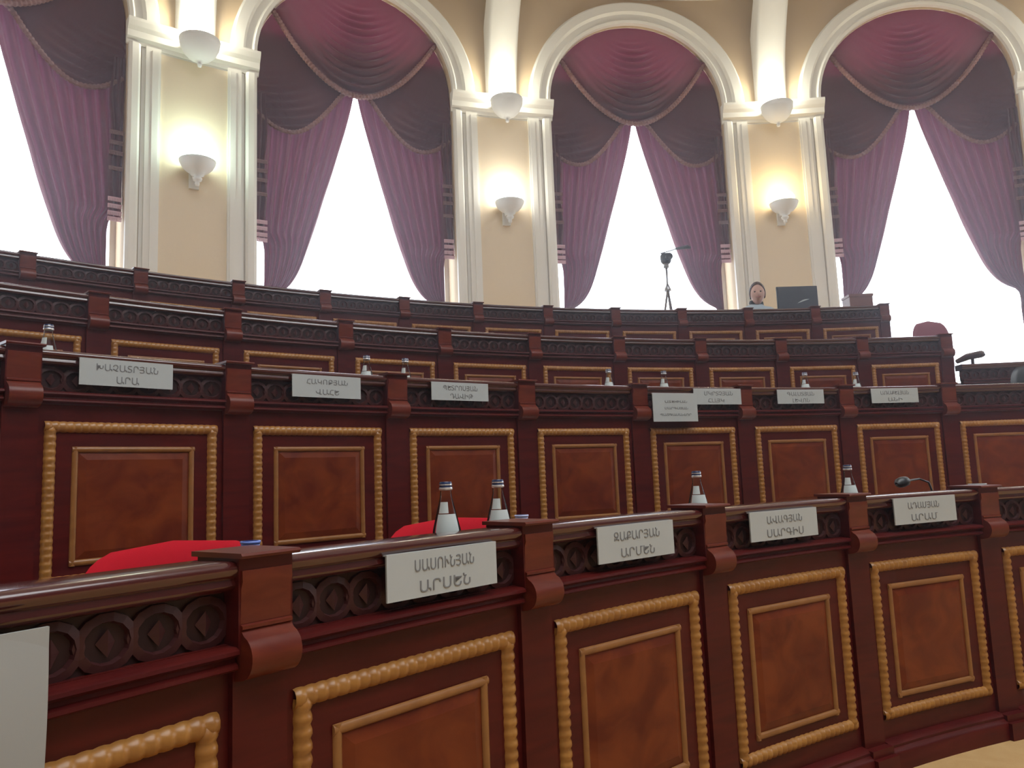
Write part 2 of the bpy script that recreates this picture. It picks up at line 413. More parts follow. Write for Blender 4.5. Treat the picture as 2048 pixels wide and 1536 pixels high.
# scattering volume added to imitate lens veil around the bright windows
def veil_stand_in():
    m = bpy.data.materials.new('veil_scatter'); m.use_nodes = True; nt = m.node_tree
    nt.nodes.remove(nt.nodes['Principled BSDF']); v = nt.nodes.new('ShaderNodeVolumeScatter')
    v.inputs['Color'].default_value = (0.86, 0.90, 1, 1); v.inputs['Density'].default_value = VEIL_DENSITY; v.inputs['Anisotropy'].default_value = 0.82
    nt.links.new(v.outputs[0], nt.nodes['Material Output'].inputs['Volume'])
    b = B(); K = 48
    lo = b.add([((RW - 0.5) * cos(2 * pi * k / K), (RW - 0.5) * sin(2 * pi * k / K), ZLOW + 0.03) for k in range(K)])
    hi = b.add([((RW - 0.5) * cos(2 * pi * k / K), (RW - 0.5) * sin(2 * pi * k / K), ZTOP - 0.5) for k in range(K)])
    b.q += [(lo + k, lo + (k + 1) % K, hi + (k + 1) % K, hi + k) for k in range(K)] + [tuple(lo + k for k in reversed(range(K))), tuple(hi + k for k in range(K))]
    tag(ob('veil_stand_in', b.done('veil_stand_in', m), None, HC), 'added thin scattering volume standing in for lens veil before the bright windows', 'veil_stand_in', kind='stuff')
VEIL_DENSITY = 0.0125
veil_stand_in()
# ------------------------------------------------------------ curtains
def lerp_tab(tab, x):
    for (x0, y0), (x1, y1) in zip(tab, tab[1:]):
        if x0 <= x <= x1: t = (x - x0) / (x1 - x0); return y0 + (y1 - y0) * t
    return tab[0][1] if x < tab[0][0] else tab[-1][1]
def smooth_tab(tab, x):
    n = len(tab)
    if x <= tab[0][0]: return tab[0][1]
    for i in range(n - 1):
        if x <= tab[i + 1][0]:
            x0, y0 = tab[i]; x1, y1 = tab[i + 1]
            m0 = (tab[i + 1][1] - tab[max(i - 1, 0)][1]) / (tab[i + 1][0] - tab[max(i - 1, 0)][0])
            j = min(i + 2, n - 1); m1 = (tab[j][1] - y0) / (tab[j][0] - x0)
            h = x1 - x0; t = (x - x0) / h
            return y0 * (2 * t**3 - 3 * t**2 + 1) + h * m0 * (t**3 - 2 * t**2 + t) + y1 * (3 * t**2 - 2 * t**3) + h * m1 * (t**3 - t**2)
    return tab[-1][1]
DR_Z1, DR_Z0 = 8.6, 1.40
INNER = [(1.4, 1.66), (3.0, 1.64), (3.44, 1.62), (3.56, 1.44), (3.70, 1.28), (4.0, 1.10), (4.5, 0.92), (5.0, 0.76), (5.5, 0.62), (6.0, 0.47), (6.5, 0.33), (7.0, 0.19), (7.56, 0.06), (8.0, 0.0), (8.6, -0.05)]
OUTER = [(1.4, 1.75), (3.4, 1.75), (3.9, 1.74), (4.3, 1.74), (4.50, 1.77), (4.70, 1.92), (5, 1.935), (8.6, 1.935)]
def drape_mesh(sg):
    b = B(wb)
    def f(u, v):
        z = DR_Z0 + (DR_Z1 - DR_Z0) * v; i = smooth_tab(INNER, z); o = lerp_tab(OUTER, z)
        if z > ZSP: o = min(o, sqrt(max(0.01, 1.935 ** 2 - (z - ZSP) ** 2)))
        wd = (o - i); A = 0.055 * min(1, wd / 0.8) + 0.012
        ee = -0.30 + A * sin(u * 2 * pi * 8.5 + 0.6 * sin(z * 1.1)) + 0.02 * sin(u * 23 + z)
        return (sg * (i + wd * u), ee, z)
    b.grid(72, 90, f)
    return b.done('drape', DRAPE, True)
DRM = {-1: drape_mesh(-1), 1: drape_mesh(1)}
def Cz(s): return 7.60 + 1.20 * (abs(s) / 1.5) ** 1.9
def archz(s, r=1.94): return ZSP + sqrt(max(0, r * r - s * s))
SMAX = 1.63
def swag_mesh():
    b = B(wb)
    def f(u, v):
        s = SMAX * (2 * u - 1); z0 = Cz(s); z1 = archz(s, 1.945) if abs(s) < 1.9 else ZSP
        z = z0 + (max(z1, z0) - z0) * v
        ph = (z - 0.60 * s * s) / 0.165
        env = math.exp(-(s / 0.52) ** 2) * min(1, (9.6 - z) / 0.6 if z < 9.6 else 0)
        env2 = 0.35 * math.exp(-((abs(s) - 0.9) / 0.5) ** 2)
        belly = 0.10 * sin(min(1, v) * pi)
        return (s, -0.08 + 0.070 * env * sin(2 * pi * ph) + 0.02 * env2 * sin(pi * ph) + belly, z)
    b.grid(64, 110, f)
    return b.done('centre_swag', SWAG, True)
def braid_mesh(pts, r=0.045, e=-0.12):
    b = B(wb); out = []; rad = []
    # resample with twisted beads
    L = [0]
    for p, q in zip(pts, pts[1:]): L.append(L[-1] + math.dist(p, q))
    n = int(L[-1] / 0.035)
    for i in range(n + 1):
        d = L[-1] * i / n
        for j in range(len(L) - 1):
            if d <= L[j + 1] + 1e-9: break
        t = (d - L[j]) / max(1e-9, L[j + 1] - L[j])
        out.append((pts[j][0] + (pts[j + 1][0] - pts[j][0]) * t, pts[j][1] + (pts[j + 1][1] - pts[j][1]) * t, pts[j][2] + (pts[j + 1][2] - pts[j][2]) * t))
        rad.append(r * (1.0 if i % 2 else 0.72))
    b.tube(out, rad, 8)
    return b.done('braid', BRAID)
SWM = swag_mesh()
SWB = braid_mesh([(SMAX * (2 * i / 60 - 1), -0.04, Cz(SMAX * (2 * i / 60 - 1)) - 0.01) for i in range(61)], 0.058)
DTAB = [(0.05, 7.78), (0.30, 7.60), (0.5, 7.32), (0.8, 6.96), (1.05, 6.75), (1.3, 6.67), (1.6, 6.74), (1.93, 6.98)]
def side_swag(sg):
    b = B(wb)
    def f(u, v):
        s = 0.05 + (1.935 - 0.05) * u; z0 = smooth_tab(DTAB, s); z1 = min(archz(s, 1.945), Cz(min(s, 1.7)) + 0.35)
        if s > 1.5: z1 = archz(s, 1.945)
        z = z0 + (z1 - z0) * v
        d = sqrt((s - 1.95) ** 2 * 0.5 + (z - 8.4) ** 2); ph = d / 0.15
        env = math.exp(-((s - 1.45) / 0.5) ** 2) * max(0, min(1, (8.0 - z) / 0.8))
        return (sg * s, -0.20 + 0.055 * env * sin(2 * pi * ph) + 0.05 * sin(pi * min(1, v)), z)
    b.grid(40, 50, f)
    me = b.done('side_swag', SWAG, True)
    br = braid_mesh([(sg * (0.15 + 1.76 * i / 50), -0.16, smooth_tab(DTAB, 0.15 + 1.76 * i / 50)) for i in range(51)], 0.05)
    return me, br
SSM = {sg: side_swag(sg) for sg in (-1, 1)}
def jabot(sg):
    b = B(wb)
    def f(u, v):
        z = 4.48 + 2.84 * v; wdt = 0.20 + 0.02 * sin(z * 5)
        s = 1.93 - wdt * (1 - u)
        return (sg * s, -0.14 + 0.03 * sin(u * 2 * pi * 2 + z) + 0.02 * ((z * 3) % 1), z)
    b.grid(16, 48, f)
    me = b.done('jabot', SWAG, True)
    fb = B(wb)
    fr = []
    for zz in (5.98, 5.80, 5.62, 5.35, 4.82, 4.70, 4.58, 4.48):
        b2 = B(wb); x0, x1 = 1.72, 1.93
        n = 9
        for k in range(n):
            xa = x0 + (x1 - x0) * k / n
            b2.box(min(sg * xa, sg * (xa + 0.018)), max(sg * xa, sg * (xa + 0.018)), -0.11, -0.09, zz - 0.05, zz, 1)
        b2.box(min(sg * x0, sg * x1), max(sg * x0, sg * x1), -0.115, -0.085, zz, zz + 0.02)
        fr.append((b2.done('fringe_band', FRINGE if zz < 4.9 else BRAID), zz))
    return me, fr
JBM = {sg: jabot(sg) for sg in (-1, 1)}
wname = {-1: 'window outside the left picture edge', 0: 'leftmost window', 1: 'second window from the left', 2: 'third window from the left', 3: 'rightmost window', 4: 'window outside the right picture edge'}
for k in range(-1, 5):
    a = wang(k); L = pol(RW, a, 0); wn = wname[k]
    t = thing('curtain_valance', L, -a, 'burgundy swagged valance with rose braid over the ' + wn, 'curtain', 'swagged valances in the arched windows')
    o = ob('centre_swag', SWM, t); ob('braid', SWB, o)
    for sg in (-1, 1):
        o = ob('side_swag', SSM[sg][0], t); ob('braid', SSM[sg][1], o)
        o = ob('jabot', JBM[sg][0], t)
        for me_, zz in JBM[sg][1]: ob('fringe_band', me_, o)
    for sg, nm in ((-1, 'left'), (1, 'right')):
        o = ob('drape', DRM[sg], None, L, -a)
        tag(o, 'burgundy drape at the %s jamb of the %s' % (nm, wn), 'curtain', 'tied back window drapes')

# ------------------------------------------------------------ desks
def rope(b, p0, p1, r, e, pitch=0.033):
    """carved bead moulding from p0 to p1 in the plane of the desk front (s, z)"""
    L = math.dist(p0, p1); n = max(2, round(L / pitch)); dx = ((p1[0] - p0[0]) / L, (p1[1] - p0[1]) / L); nx = (-dx[1], dx[0])
    K = 5; pv = None
    for i in range(n * 3 + 1):
        t = i / (n * 3) * L; ph = i % 3
        rr = r * (0.92 if ph == 0 else 1.0); hh = r * (0.62 if ph == 0 else (1.0 if ph == 1 else 0.92))
        ring = []
        for k in range(K + 1):
            c = cos(pi * k / K) * rr; d = sin(pi * k / K) * hh
            ring.append((p0[0] + dx[0] * t + nx[0] * c, e + d, p0[1] + dx[1] * t + nx[1] * c))
        m = b.add(ring)
        if pv is not None: b.q += [(pv + k, pv + k + 1, m + k + 1, m + k) for k in range(K)]
        pv = m
def halfround(b, p0, p1, r, e):
    L = math.dist(p0, p1); dx = ((p1[0] - p0[0]) / L, (p1[1] - p0[1]) / L); nx = (-dx[1], dx[0]); K = 6
    a = b.add([(p0[0] + nx[0] * cos(pi * k / K) * r, e + sin(pi * k / K) * r * 0.8, p0[1] + nx[1] * cos(pi * k / K) * r) for k in range(K + 1)])
    c = b.add([(p1[0] + nx[0] * cos(pi * k / K) * r, e + sin(pi * k / K) * r * 0.8, p1[1] + nx[1] * cos(pi * k / K) * r) for k in range(K + 1)])
    b.q += [(a + k, a + k + 1, c + k + 1, c + k) for k in range(K)]
def desk_meshes(R, W):
    f = bend(R); H = W / 2 - 0.072; D = {}
    b = B(f); b.box(-H, H, -0.06, -0.03, -DH, -0.185, 4); D['front_board'] = b.done('front_board', MAHOG)
    b = B(f); b.sweep([(-0.15, 0.0), (-0.012, 0.002), (0.0, -0.002), (0.007, -0.010), (0.008, -0.020), (0.002, -0.032), (-0.006, -0.038), (-0.004, -0.044), (-0.002, -0.052), (-0.006, -0.060), (-0.016, -0.066), (-0.15, -0.068)], -H, H, 5)
    D['top_rail'] = b.done('top_rail', RAILM, 'auto')
    b = B(f); b.box(-H, H, -0.07, -0.048, -0.20, -0.06, 4); D['frieze'] = b.done('frieze', MAHOG_D)
    b = B(f); n = 8; step = 2 * H / n
    for i in range(n):
        cx = -H + step * (i + 0.5)
        rx, rz = step * 0.62, 0.060; K = 14; zc = -0.131
        o = b.add([(cx + rx * cos(2 * pi * k / K), -0.040, zc + rz * sin(2 * pi * k / K)) for k in range(K)])
        q = b.add([(cx + rx * 0.72 * cos(2 * pi * k / K), -0.036, zc + rz * 0.72 * sin(2 * pi * k / K)) for k in range(K)])
        o2 = b.add([(cx + rx * 1.04 * cos(2 * pi * k / K), -0.049, zc + rz * 1.04 * sin(2 * pi * k / K)) for k in range(K)])
        q2 = b.add([(cx + rx * 0.64 * cos(2 * pi * k / K), -0.049, zc + rz * 0.64 * sin(2 * pi * k / K)) for k in range(K)])
        for k in range(K):
            k2 = (k + 1) % K
            b.q += [(o + k, o + k2, q + k2, q + k), (o2 + k, o2 + k2, o + k2, o + k), (q + k, q + k2, q2 + k2, q2 + k)]
        m = b.add([(cx, -0.036, zc + 0.028), (cx + 0.02, -0.046, zc), (cx, -0.036, zc - 0.028), (cx - 0.02, -0.046, zc), (cx, -0.034, zc)])
        b.q += [(m, m + 1, m + 4), (m + 1, m + 2, m + 4), (m + 2, m + 3, m + 4), (m + 3, m, m + 4)]
    D['carved_relief'] = b.done('carved_relief', RELIEF)
    b = B(f); b.sweep([(-0.06, -0.186), (0.004, -0.188), (0.014, -0.194), (0.016, -0.202), (0.006, -0.207), (-0.004, -0.212), (-0.002, -0.220), (0.008, -0.226), (0.010, -0.234), (0.0, -0.240), (-0.03, -0.246), (-0.06, -0.246)], -H, H, 5)
    D['lower_moulding'] = b.done('lower_moulding', MAHOG, 'auto')
    h = 0.40 * W; z1, z0 = -0.322, -1.072; r = 0.026
    b = B(f)
    rope(b, (-h + r, z0 + r), (-h + r, z1 - r), r, -0.03); rope(b, (h - r, z0 + r), (h - r, z1 - r), r, -0.03)
    rope(b, (-h, z1 - r), (h, z1 - r), r, -0.03); rope(b, (-h, z0 + r), (h, z0 + r), r, -0.03)
    D['outer_frame'] = b.done('outer_frame', GOLD, True)
    h2 = 0.283 * W; z1, z0 = -0.438, -0.983; r = 0.014
    b = B(f)
    halfround(b, (-h2 + r, z0), (-h2 + r, z1), r, -0.03); halfround(b, (h2 - r, z0), (h2 - r, z1), r, -0.03)
    halfround(b, (-h2, z1 - r), (h2, z1 - r), r, -0.03); halfround(b, (-h2, z0 + r), (h2, z0 + r), r, -0.03)
    D['inner_frame'] = b.done('inner_frame', GOLD_D, True)
    b = B(f); i = h2 - 2 * r
    n0 = b.add([(-i, -0.03, z0 + 2 * r), (i, -0.03, z0 + 2 * r), (i, -0.03, z1 - 2 * r), (-i, -0.03, z1 - 2 * r)])
    j = i - 0.035; n1 = b.add([(-j, -0.020, z0 + 2 * r + 0.035), (j, -0.020, z0 + 2 * r + 0.035), (j, -0.020, z1 - 2 * r - 0.035), (-j, -0.020, z1 - 2 * r - 0.035)])
    b.q += [(n0 + k, n0 + (k + 1) % 4, n1 + (k + 1) % 4, n1 + k) for k in range(4)] + [(n1, n1 + 1, n1 + 2, n1 + 3)]
    D['burl_panel'] = b.done('burl_panel', BURL)
    b = B(f); b.sweep([(-0.06, -DH), (0.035, -DH), (0.035, -1.205), (0.028, -1.195), (0.012, -1.185), (0.014, -1.172), (0.0, -1.162), (-0.03, -1.155), (-0.06, -1.155)], -H, H, 4)
    D['plinth'] = b.done('plinth', MAHOG, 'auto')
    b = B(f); b.box(-H, H, -0.68, -0.15, -0.185, -0.15, 3); b.box(-H, H, -0.15, -0.07, -0.185, -0.068, 3); D['desktop'] = b.done('desktop', DESKTOP)
    # post on the left boundary
    c = -W / 2
    b = B(f); b.box(c - 0.0722, c + 0.0722, -0.07, -0.012, -DH + 0.12, -0.20); b.box(c - 0.0725, c + 0.0725, -0.16, 0.010, -0.20, 0.008); D['post'] = b.done('post', MAHOG)
    b = B(f); b.box(c - 0.078, c + 0.078, -0.07, 0.055, -DH, -1.20); b.box(c - 0.075, c + 0.075, -0.07, 0.03, -1.20, -1.165); D['post_base'] = b.done('post_base', MAHOG)
    b = B(f)
    bulge = [(0.008 + 0.048 * cos(t), -0.212 + 0.050 * sin(t)) for t in [1.25 - 2.7 * k / 10 for k in range(11)]]
    b.sweep([(-0.05, -0.02), (0.016, -0.02), (0.018, -0.045), (0.012, -0.06), (0.010, -0.140), (0.018, -0.143), (0.018, -0.150), (0.012, -0.153)] + bulge + [(-0.01, -0.266), (-0.05, -0.266)], c - 0.067, c + 0.067, 1)
    b.sweep([(-0.175, 0.008), (0.030, 0.008), (0.034, 0.014), (0.030, 0.020), (-0.175, 0.020)], c - 0.080, c + 0.080, 1)
    D['bracket'] = b.done('bracket', MAHOG_L, 'auto')
    # far side support
    b = B(f); b.box(c - 0.03, c + 0.03, -0.36, -0.16, -DH, -0.185); D['side_board'] = b.done('side_board', MAHOG)
    return D
ORD = ['first', 'second', 'third', 'fourth', 'fifth', 'sixth', 'seventh', 'eighth', 'ninth', 'tenth', 'eleventh', 'twelfth', 'thirteenth']
rowname = ['front row', 'second row', 'third row', 'top row']
RANGES = [(-1, 4), (-1, 7), (-1, 8), (-1, 10)]
extra = {(0, -1): 'behind the tall white sheet', (0, 0): 'carrying the nearest large nameplate', (0, 1): 'under the second nameplate',
         (1, 0): 'under the widest nameplate', (1, 3): 'without a nameplate', (1, 4): 'behind the two overlapping white plates',
         (3, 9): 'under the dark monitor', (3, 10): 'at the stepped end', (2, 8): 'at the stepped end'}
DM = []
for r in range(4):
    W = ROWW[r]; R = ROWR[r]; D = desk_meshes(R, W); DM.append(D)
    lo, hi = RANGES[r]
    for i in range(lo, hi + 1):
        a = ROWA[r] + (i + 0.5) * W / R
        lab = '%s mahogany desk from the left in the %s, gold framed burl panel' % (ORD[i - lo], rowname[r])
        if (r, i) in extra: lab = '%s mahogany desk from the left in the %s, %s' % (ORD[i - lo], rowname[r], extra[(r, i)])
        t = thing('panelled_desk', pol(R, a, ROWT[r]), -a, lab, 'desk', 'mahogany desks of the ' + rowname[r])
        for nm in ('front_board', 'top_rail', 'lower_moulding', 'outer_frame', 'inner_frame', 'burl_panel', 'plinth', 'desktop'):
            ob(nm, D[nm], t)
        fz = ob('frieze', D['frieze'], t); ob('carved_relief', D['carved_relief'], fz)
        po = ob('post', D['post'], t); ob('bracket', D['bracket'], po); ob('post_base', D['post_base'], po)
        ob('side_board', D['side_board'], t)
    # closing post
    a = ROWA[r] + (hi + 1.5) * W / R
    t = thing('end_post', pol(R, a, ROWT[r]), -a, 'mahogany post with scrolled bracket closing the right end of the ' + rowname[r], 'post', 'end posts of the desk rows')
    ob('post', D['post'], t); ob('bracket', D['bracket'], t); ob('post_base', D['post_base'], t); ob('side_board', D['side_board'], t)
# lower parapet in line with the third row, beyond its end
R = ROWR[2]; W = ROWW[2]; D = DM[2]
for n_, i in enumerate((9.08, 10.08)):
    a = ROWA[2] + (i + 0.5) * W / R
    t = thing('parapet_desk', pol(R, a, ROWT[2] - 0.36), -a, ['low mahogany parapet right of the third row, beside the plum chair', 'low mahogany parapet at the right edge, under the dark chair back'][n_], 'desk', 'low parapets beyond the third row')
    for nm in ('front_board', 'top_rail', 'lower_moulding', 'outer_frame', 'inner_frame', 'burl_panel', 'plinth'): ob(nm, D[nm], t)
    fz = ob('frieze', D['frieze'], t); ob('carved_relief', D['carved_relief'], fz)
    if n_: po = ob('post', D['post'], t); ob('bracket', D['bracket'], po)

# ------------------------------------------------------------ name plates with lettering
ARM = None
def text_mesh(s, size, m):
    cu = bpy.data.curves.new('lettering', 'FONT'); cu.body = s; cu.size = size; cu.align_x = 'CENTER'; cu.extrude = 0.0006; cu.resolution_u = 2
    o = bpy.data.objects.new('lettering', cu); COL.objects.link(o)
    bpy.context.view_layer.update()
    me = bpy.data.meshes.new_from_object(o.evaluated_get(bpy.context.evaluated_depsgraph_get()))
    bpy.data.objects.remove(o); me.materials.clear(); me.materials.append(m)
    return me
def plate(r, i0, i1, dz1, dz0, lines, label, e=0.016, name='name_plate'):
    """lines: (text, centre fraction x, centre fraction z from top, width fraction)"""
    R = ROWR[r]; W = ROWW[r]; ic = (i0 + i1) / 2; w_ = (i1 - i0) * W; h = dz1 - dz0
    a = ROWA[r] + ic * W / R
    t = ob(name, None, None, pol(R - e, a, ROWT[r] + dz0), -a)
    tag(t, label, 'sign', 'white nameplates on the desk rails')
    b = B(); b.box(-w_ / 2, w_ / 2, -0.006, 0.0, 0, h)
    b.box(-w_ / 2, w_ / 2, 0.0, 0.010, h - 0.004, h)
    ob('plate', b.done('plate', WHITEP), t)
    for s, fx, fz, fw_ in lines:
        me = text_mesh(s, 0.05, INK)
        xs = [v.co.x for v in me.vertices]; ys = [v.co.y for v in me.vertices]
        wd = max(xs) - min(xs); ht = max(ys) - min(ys)
        sx = fw_ * w_ * S / wd; sy = 0.27 * 0.127 * S / ht
        if len(lines) > 2: sy *= 0.55
        for v in me.vertices:
            x, y, z = v.co
            v.co = ((x - (max(xs) + min(xs)) / 2) * sx + (fx - 0.5) * w_ * S, -0.0062 * S - 0.0004 - z, (y - (max(ys) + min(ys)) / 2) * sy + (1 - fz) * h * S)
        ob('lettering', me, t)
L2 = [0.33, 0.76]
plate(0, 0.365, 0.795, -0.030, -0.157, [('ՍԱՍՈՒՆՅԱՆ', .50, .30, .54), ('ԱՐՍԵՆ', .50, .76, .46)], 'largest white nameplate on the front row, left of the bottles')
plate(0, 1.293, 1.725, -0.025, -0.155, [('ԶԱՔԱՐՅԱՆ', .50, .30, .60), ('ԱՐՄԵՆ', .50, .76, .44)], 'second white nameplate from the left on the front row')
plate(0, 2.222, 2.688, -0.028, -0.155, [('ԱՎԱԳՅԱՆ', .50, .30, .52), ('ՍԱՐԳԻՍ', .50, .76, .54)], 'third white nameplate from the left on the front row')
plate(0, 3.262, 3.728, -0.018, -0.150, [('ԱԴԱՄՅԱՆ', .47, .30, .50), ('ԱՐԱՄ', .47, .76, .42)], 'rightmost white nameplate on the front row, below the small microphone')
plate(1, 0.222, 0.650, -0.025, -0.152, [('ԽԱՉԱՏՐՅԱՆ', .50, .30, .66), ('ԱՐԱ', .50, .76, .24)], 'leftmost white nameplate on the second row, widest in its row')
plate(1, 1.306, 1.740, -0.025, -0.155, [('ՀԱԿՈԲՅԱՆ', .50, .30, .60), ('ՎԱՀԵ', .50, .76, .34)], 'second white nameplate from the left on the second row')
plate(1, 2.242, 2.678, -0.022, -0.142, [('ՊԵՏՐՈՍՅԱՆ', .50, .30, .60), ('ԴԱՎԻԹ', .52, .76, .40)], 'third white nameplate from the left on the second row')
plate(1, 4.075, 4.490, -0.058, -0.281, [('ՍՏԵՓԱՆ', .52, .30, .50), ('ՍԱՐԳՍՅԱՆ', .52, .53, .52), ('ՊԱՏԳԱՄԱՎՈՐ', .50, .76, .70)], 'tall white card hanging lower than its neighbours on the second row', e=0.062)
plate(1, 4.500, 4.955, -0.013, -0.142, [('ՄԿՐՏՉՅԱՆ', .52, .30, .60), ('ՀԱՅԿ', .46, .76, .34)], 'white nameplate directly right of the tall card on the second row')
plate(1, 5.312, 5.768, -0.020, -0.140, [('ԳԱԼՍՏՅԱՆ', .50, .30, .58), ('ԼԵՎՈՆ', .50, .76, .36)], 'second white nameplate from the right on the second row')
plate(1, 6.238, 6.694, -0.018, -0.146, [('ԱՌԱՔԵԼՅԱՆ', .50, .30, .60), ('ԱՆԻ', .50, .76, .30)], 'rightmost white nameplate on the second row')
# tall sheet on the leftmost desk
R = ROWR[0]; a = ROWA[0] - 0.715
a = ROWA[0] + (-0.715) / R
t = thing('hanging_sheet', pol(R - 0.03, a, ROWT[0] - 0.39), -a, 'tall folded white sheet hanging on the leftmost front desk', 'sheet')
b = B(); b.grid(10, 12, lambda u, v: (-0.225 + 0.45 * u, -0.012 - 0.010 * sin(v * 2.6) - 0.004 * sin(u * 3), 0.325 * v)); b.grid(10, 12, lambda u, v: (0.225 - 0.45 * u, -0.009 - 0.010 * sin(v * 2.6) - 0.004 * sin((1 - u) * 3), 0.325 * v)); ob('sheet', b.done('sheet', SHEETP, True), t)
b = B(); b.box(-0.225, 0.225, -0.020, -0.012, 0.285, 0.325); ob('fold', b.done('fold', SHEETP), t)
b = B(); b.box(0.10, 0.15, -0.0295, -0.0285, 0.098, 0.103); ob('printed_dash', b.done('printed_dash', INK), t)

# ------------------------------------------------------------ bottles and small things on the desks
def bottle_meshes():
    b = B(); b.lathe([(0.0, 0.002), (0.044, 0.0), (0.049, 0.008), (0.049, 0.13), (0.047, 0.15), (0.036, 0.195), (0.026, 0.235), (0.020, 0.260), (0.0185, 0.285)], n=24); body = b.done('glass_body', GLASS, True)
    b = B(); b.lathe([(0.0, 0.3105), (0.019, 0.310), (0.0215, 0.305), (0.0215, 0.290)], n=20); cp = b.done('cap', CAPB, 'auto')
    b = B(); b.lathe([(0.0225, 0.291), (0.0235, 0.288), (0.0235, 0.283), (0.0200, 0.281)], n=20); bd = b.done('cap_ring', SILVER, True)
    b = B(); b.lathe([(0.0500, 0.06), (0.0500, 0.130), (0.0483, 0.152), (0.0425, 0.178), (0.0360, 0.203)], n=18, a0=-pi * 1.0, a1=-pi * 0.42); lb = b.done('label', LABEL, True)
    b = B(); b.lathe([(0.0350, 0.206), (0.0300, 0.225), (0.0262, 0.243)], n=8, a0=-pi * 0.98, a1=-pi * 0.66); nk = b.done('neck_label', LABEL, True)
    b = B(); b.lathe([(0.0222, 0.302), (0.0226, 0.300), (0.0222, 0.298)], n=16); st = b.done('cap_stripe', SILVER)
    return body, cp, bd, lb, nk, st
BM = bottle_meshes()
def bottle(r, i, off, label, tilt=0):
    R = ROWR[r] + off; a = ROWA[r] + i * ROWW[r] / ROWR[r]
    t = thing('water_bottle', pol(R, a, ROWT[r] - 0.150), -a + random.uniform(-.5, .5) * tilt, label, 'bottle', 'clear water bottles on the desks')
    ob('glass_body', BM[0], t); c = ob('cap', BM[1], t); ob('cap_ring', BM[2], c); ob('cap_stripe', BM[5], c); ob('label', BM[3], t); ob('neck_label', BM[4], t)
bottle(0, 0.803, 0.22, 'clear water bottle with navy cap, nearest, left of the near pair')
bottle(0, 1.040, 0.22, 'clear water bottle with navy cap, right one of the near pair')
bottle(0, 2.170, 0.22, 'clear water bottle behind the front row, above the third bracket')
bottle(0, 3.238, 0.22, 'clear water bottle behind the front row, above the fourth bracket')
bl = ['leftmost water bottle behind the second row, beside the first bracket', 'left water bottle of the middle pair behind the second row', 'right water bottle of the middle pair behind the second row',
      'water bottle behind the second row, left of the tall card', 'water bottle behind the second row, above the tall card', 'water bottle behind the second row, above the second last nameplate', 'rightmost water bottle behind the second row']
for i, l in zip((0.167, 1.911, 2.188, 3.878, 4.394, 5.773, 6.278), bl): bottle(1, i, 0.22, l)
def cup(r, i, off, top, rad, m, label):
    a = ROWA[r] + i * ROWW[r] / ROWR[r]; h = top + 0.15
    t = ob('cup', None, None, pol(ROWR[r] + off, a, ROWT[r] - 0.15), -a); tag(t, label, 'cup', 'small cups behind the front row')
    b = B(); b.lathe([(0, 0.003), (rad * 0.8, 0.0), (rad, h), (rad * 0.9, h), (rad * 0.72, 0.012), (0, 0.012)], n=20); ob('body', b.done('body', m, True), t)
    b = B(); b.lathe([(rad * 0.9, h - 0.004), (rad * 1.08, h - 0.004), (rad * 1.10, h + 0.003), (rad * 0.9, h + 0.003)], n=20); ob('rim', b.done('rim', m, True), t)
cup(0, 0.106, 0.22, 0.024, 0.024, BLUEC, 'small blue plastic cup beside the nearest bracket')
cup(0, 1.150, 0.22, 0.024, 0.024, PALEB, 'small pale blue plastic cup right of the near bottle pair')
cup(0, 4.208, 0.22, 0.018, 0.044, LABEL, 'small white cup behind the rightmost front row bracket')
# gooseneck microphone
a = ROWA[0] + 3.86 / ROWR[0]
t = thing('desk_microphone', pol(ROWR[0] + 0.32, a, ROWT[0] - 0.15), -a, 'small dark gooseneck microphone above the rightmost front row nameplate', 'microphone')
b = B(); b.lathe([(0, 0.035), (0.05, 0.032), (0.065, 0.01), (0.065, 0), (0, 0)], 0.12, 0, 20); ob('base', b.done('base', BLACK, True), t)
b = B(); b.tube([(0.12, 0, 0.03), (0.13, 0, 0.12), (0.10, 0, 0.19), (0.03, 0, 0.212), (-0.08, -0.01, 0.205)], 0.006); ob('gooseneck', b.done('gooseneck', BLACK, True), t)
b = B(); b.tube([(-0.07, -0.01, 0.206), (-0.085, -0.01, 0.204), (-0.12, -0.012, 0.200), (-0.155, -0.014, 0.194), (-0.17, -0.015, 0.19)], [0.012, 0.026, 0.031, 0.026, 0.010], 12); ob('foam_head', b.done('foam_head', BLACK, True), t)

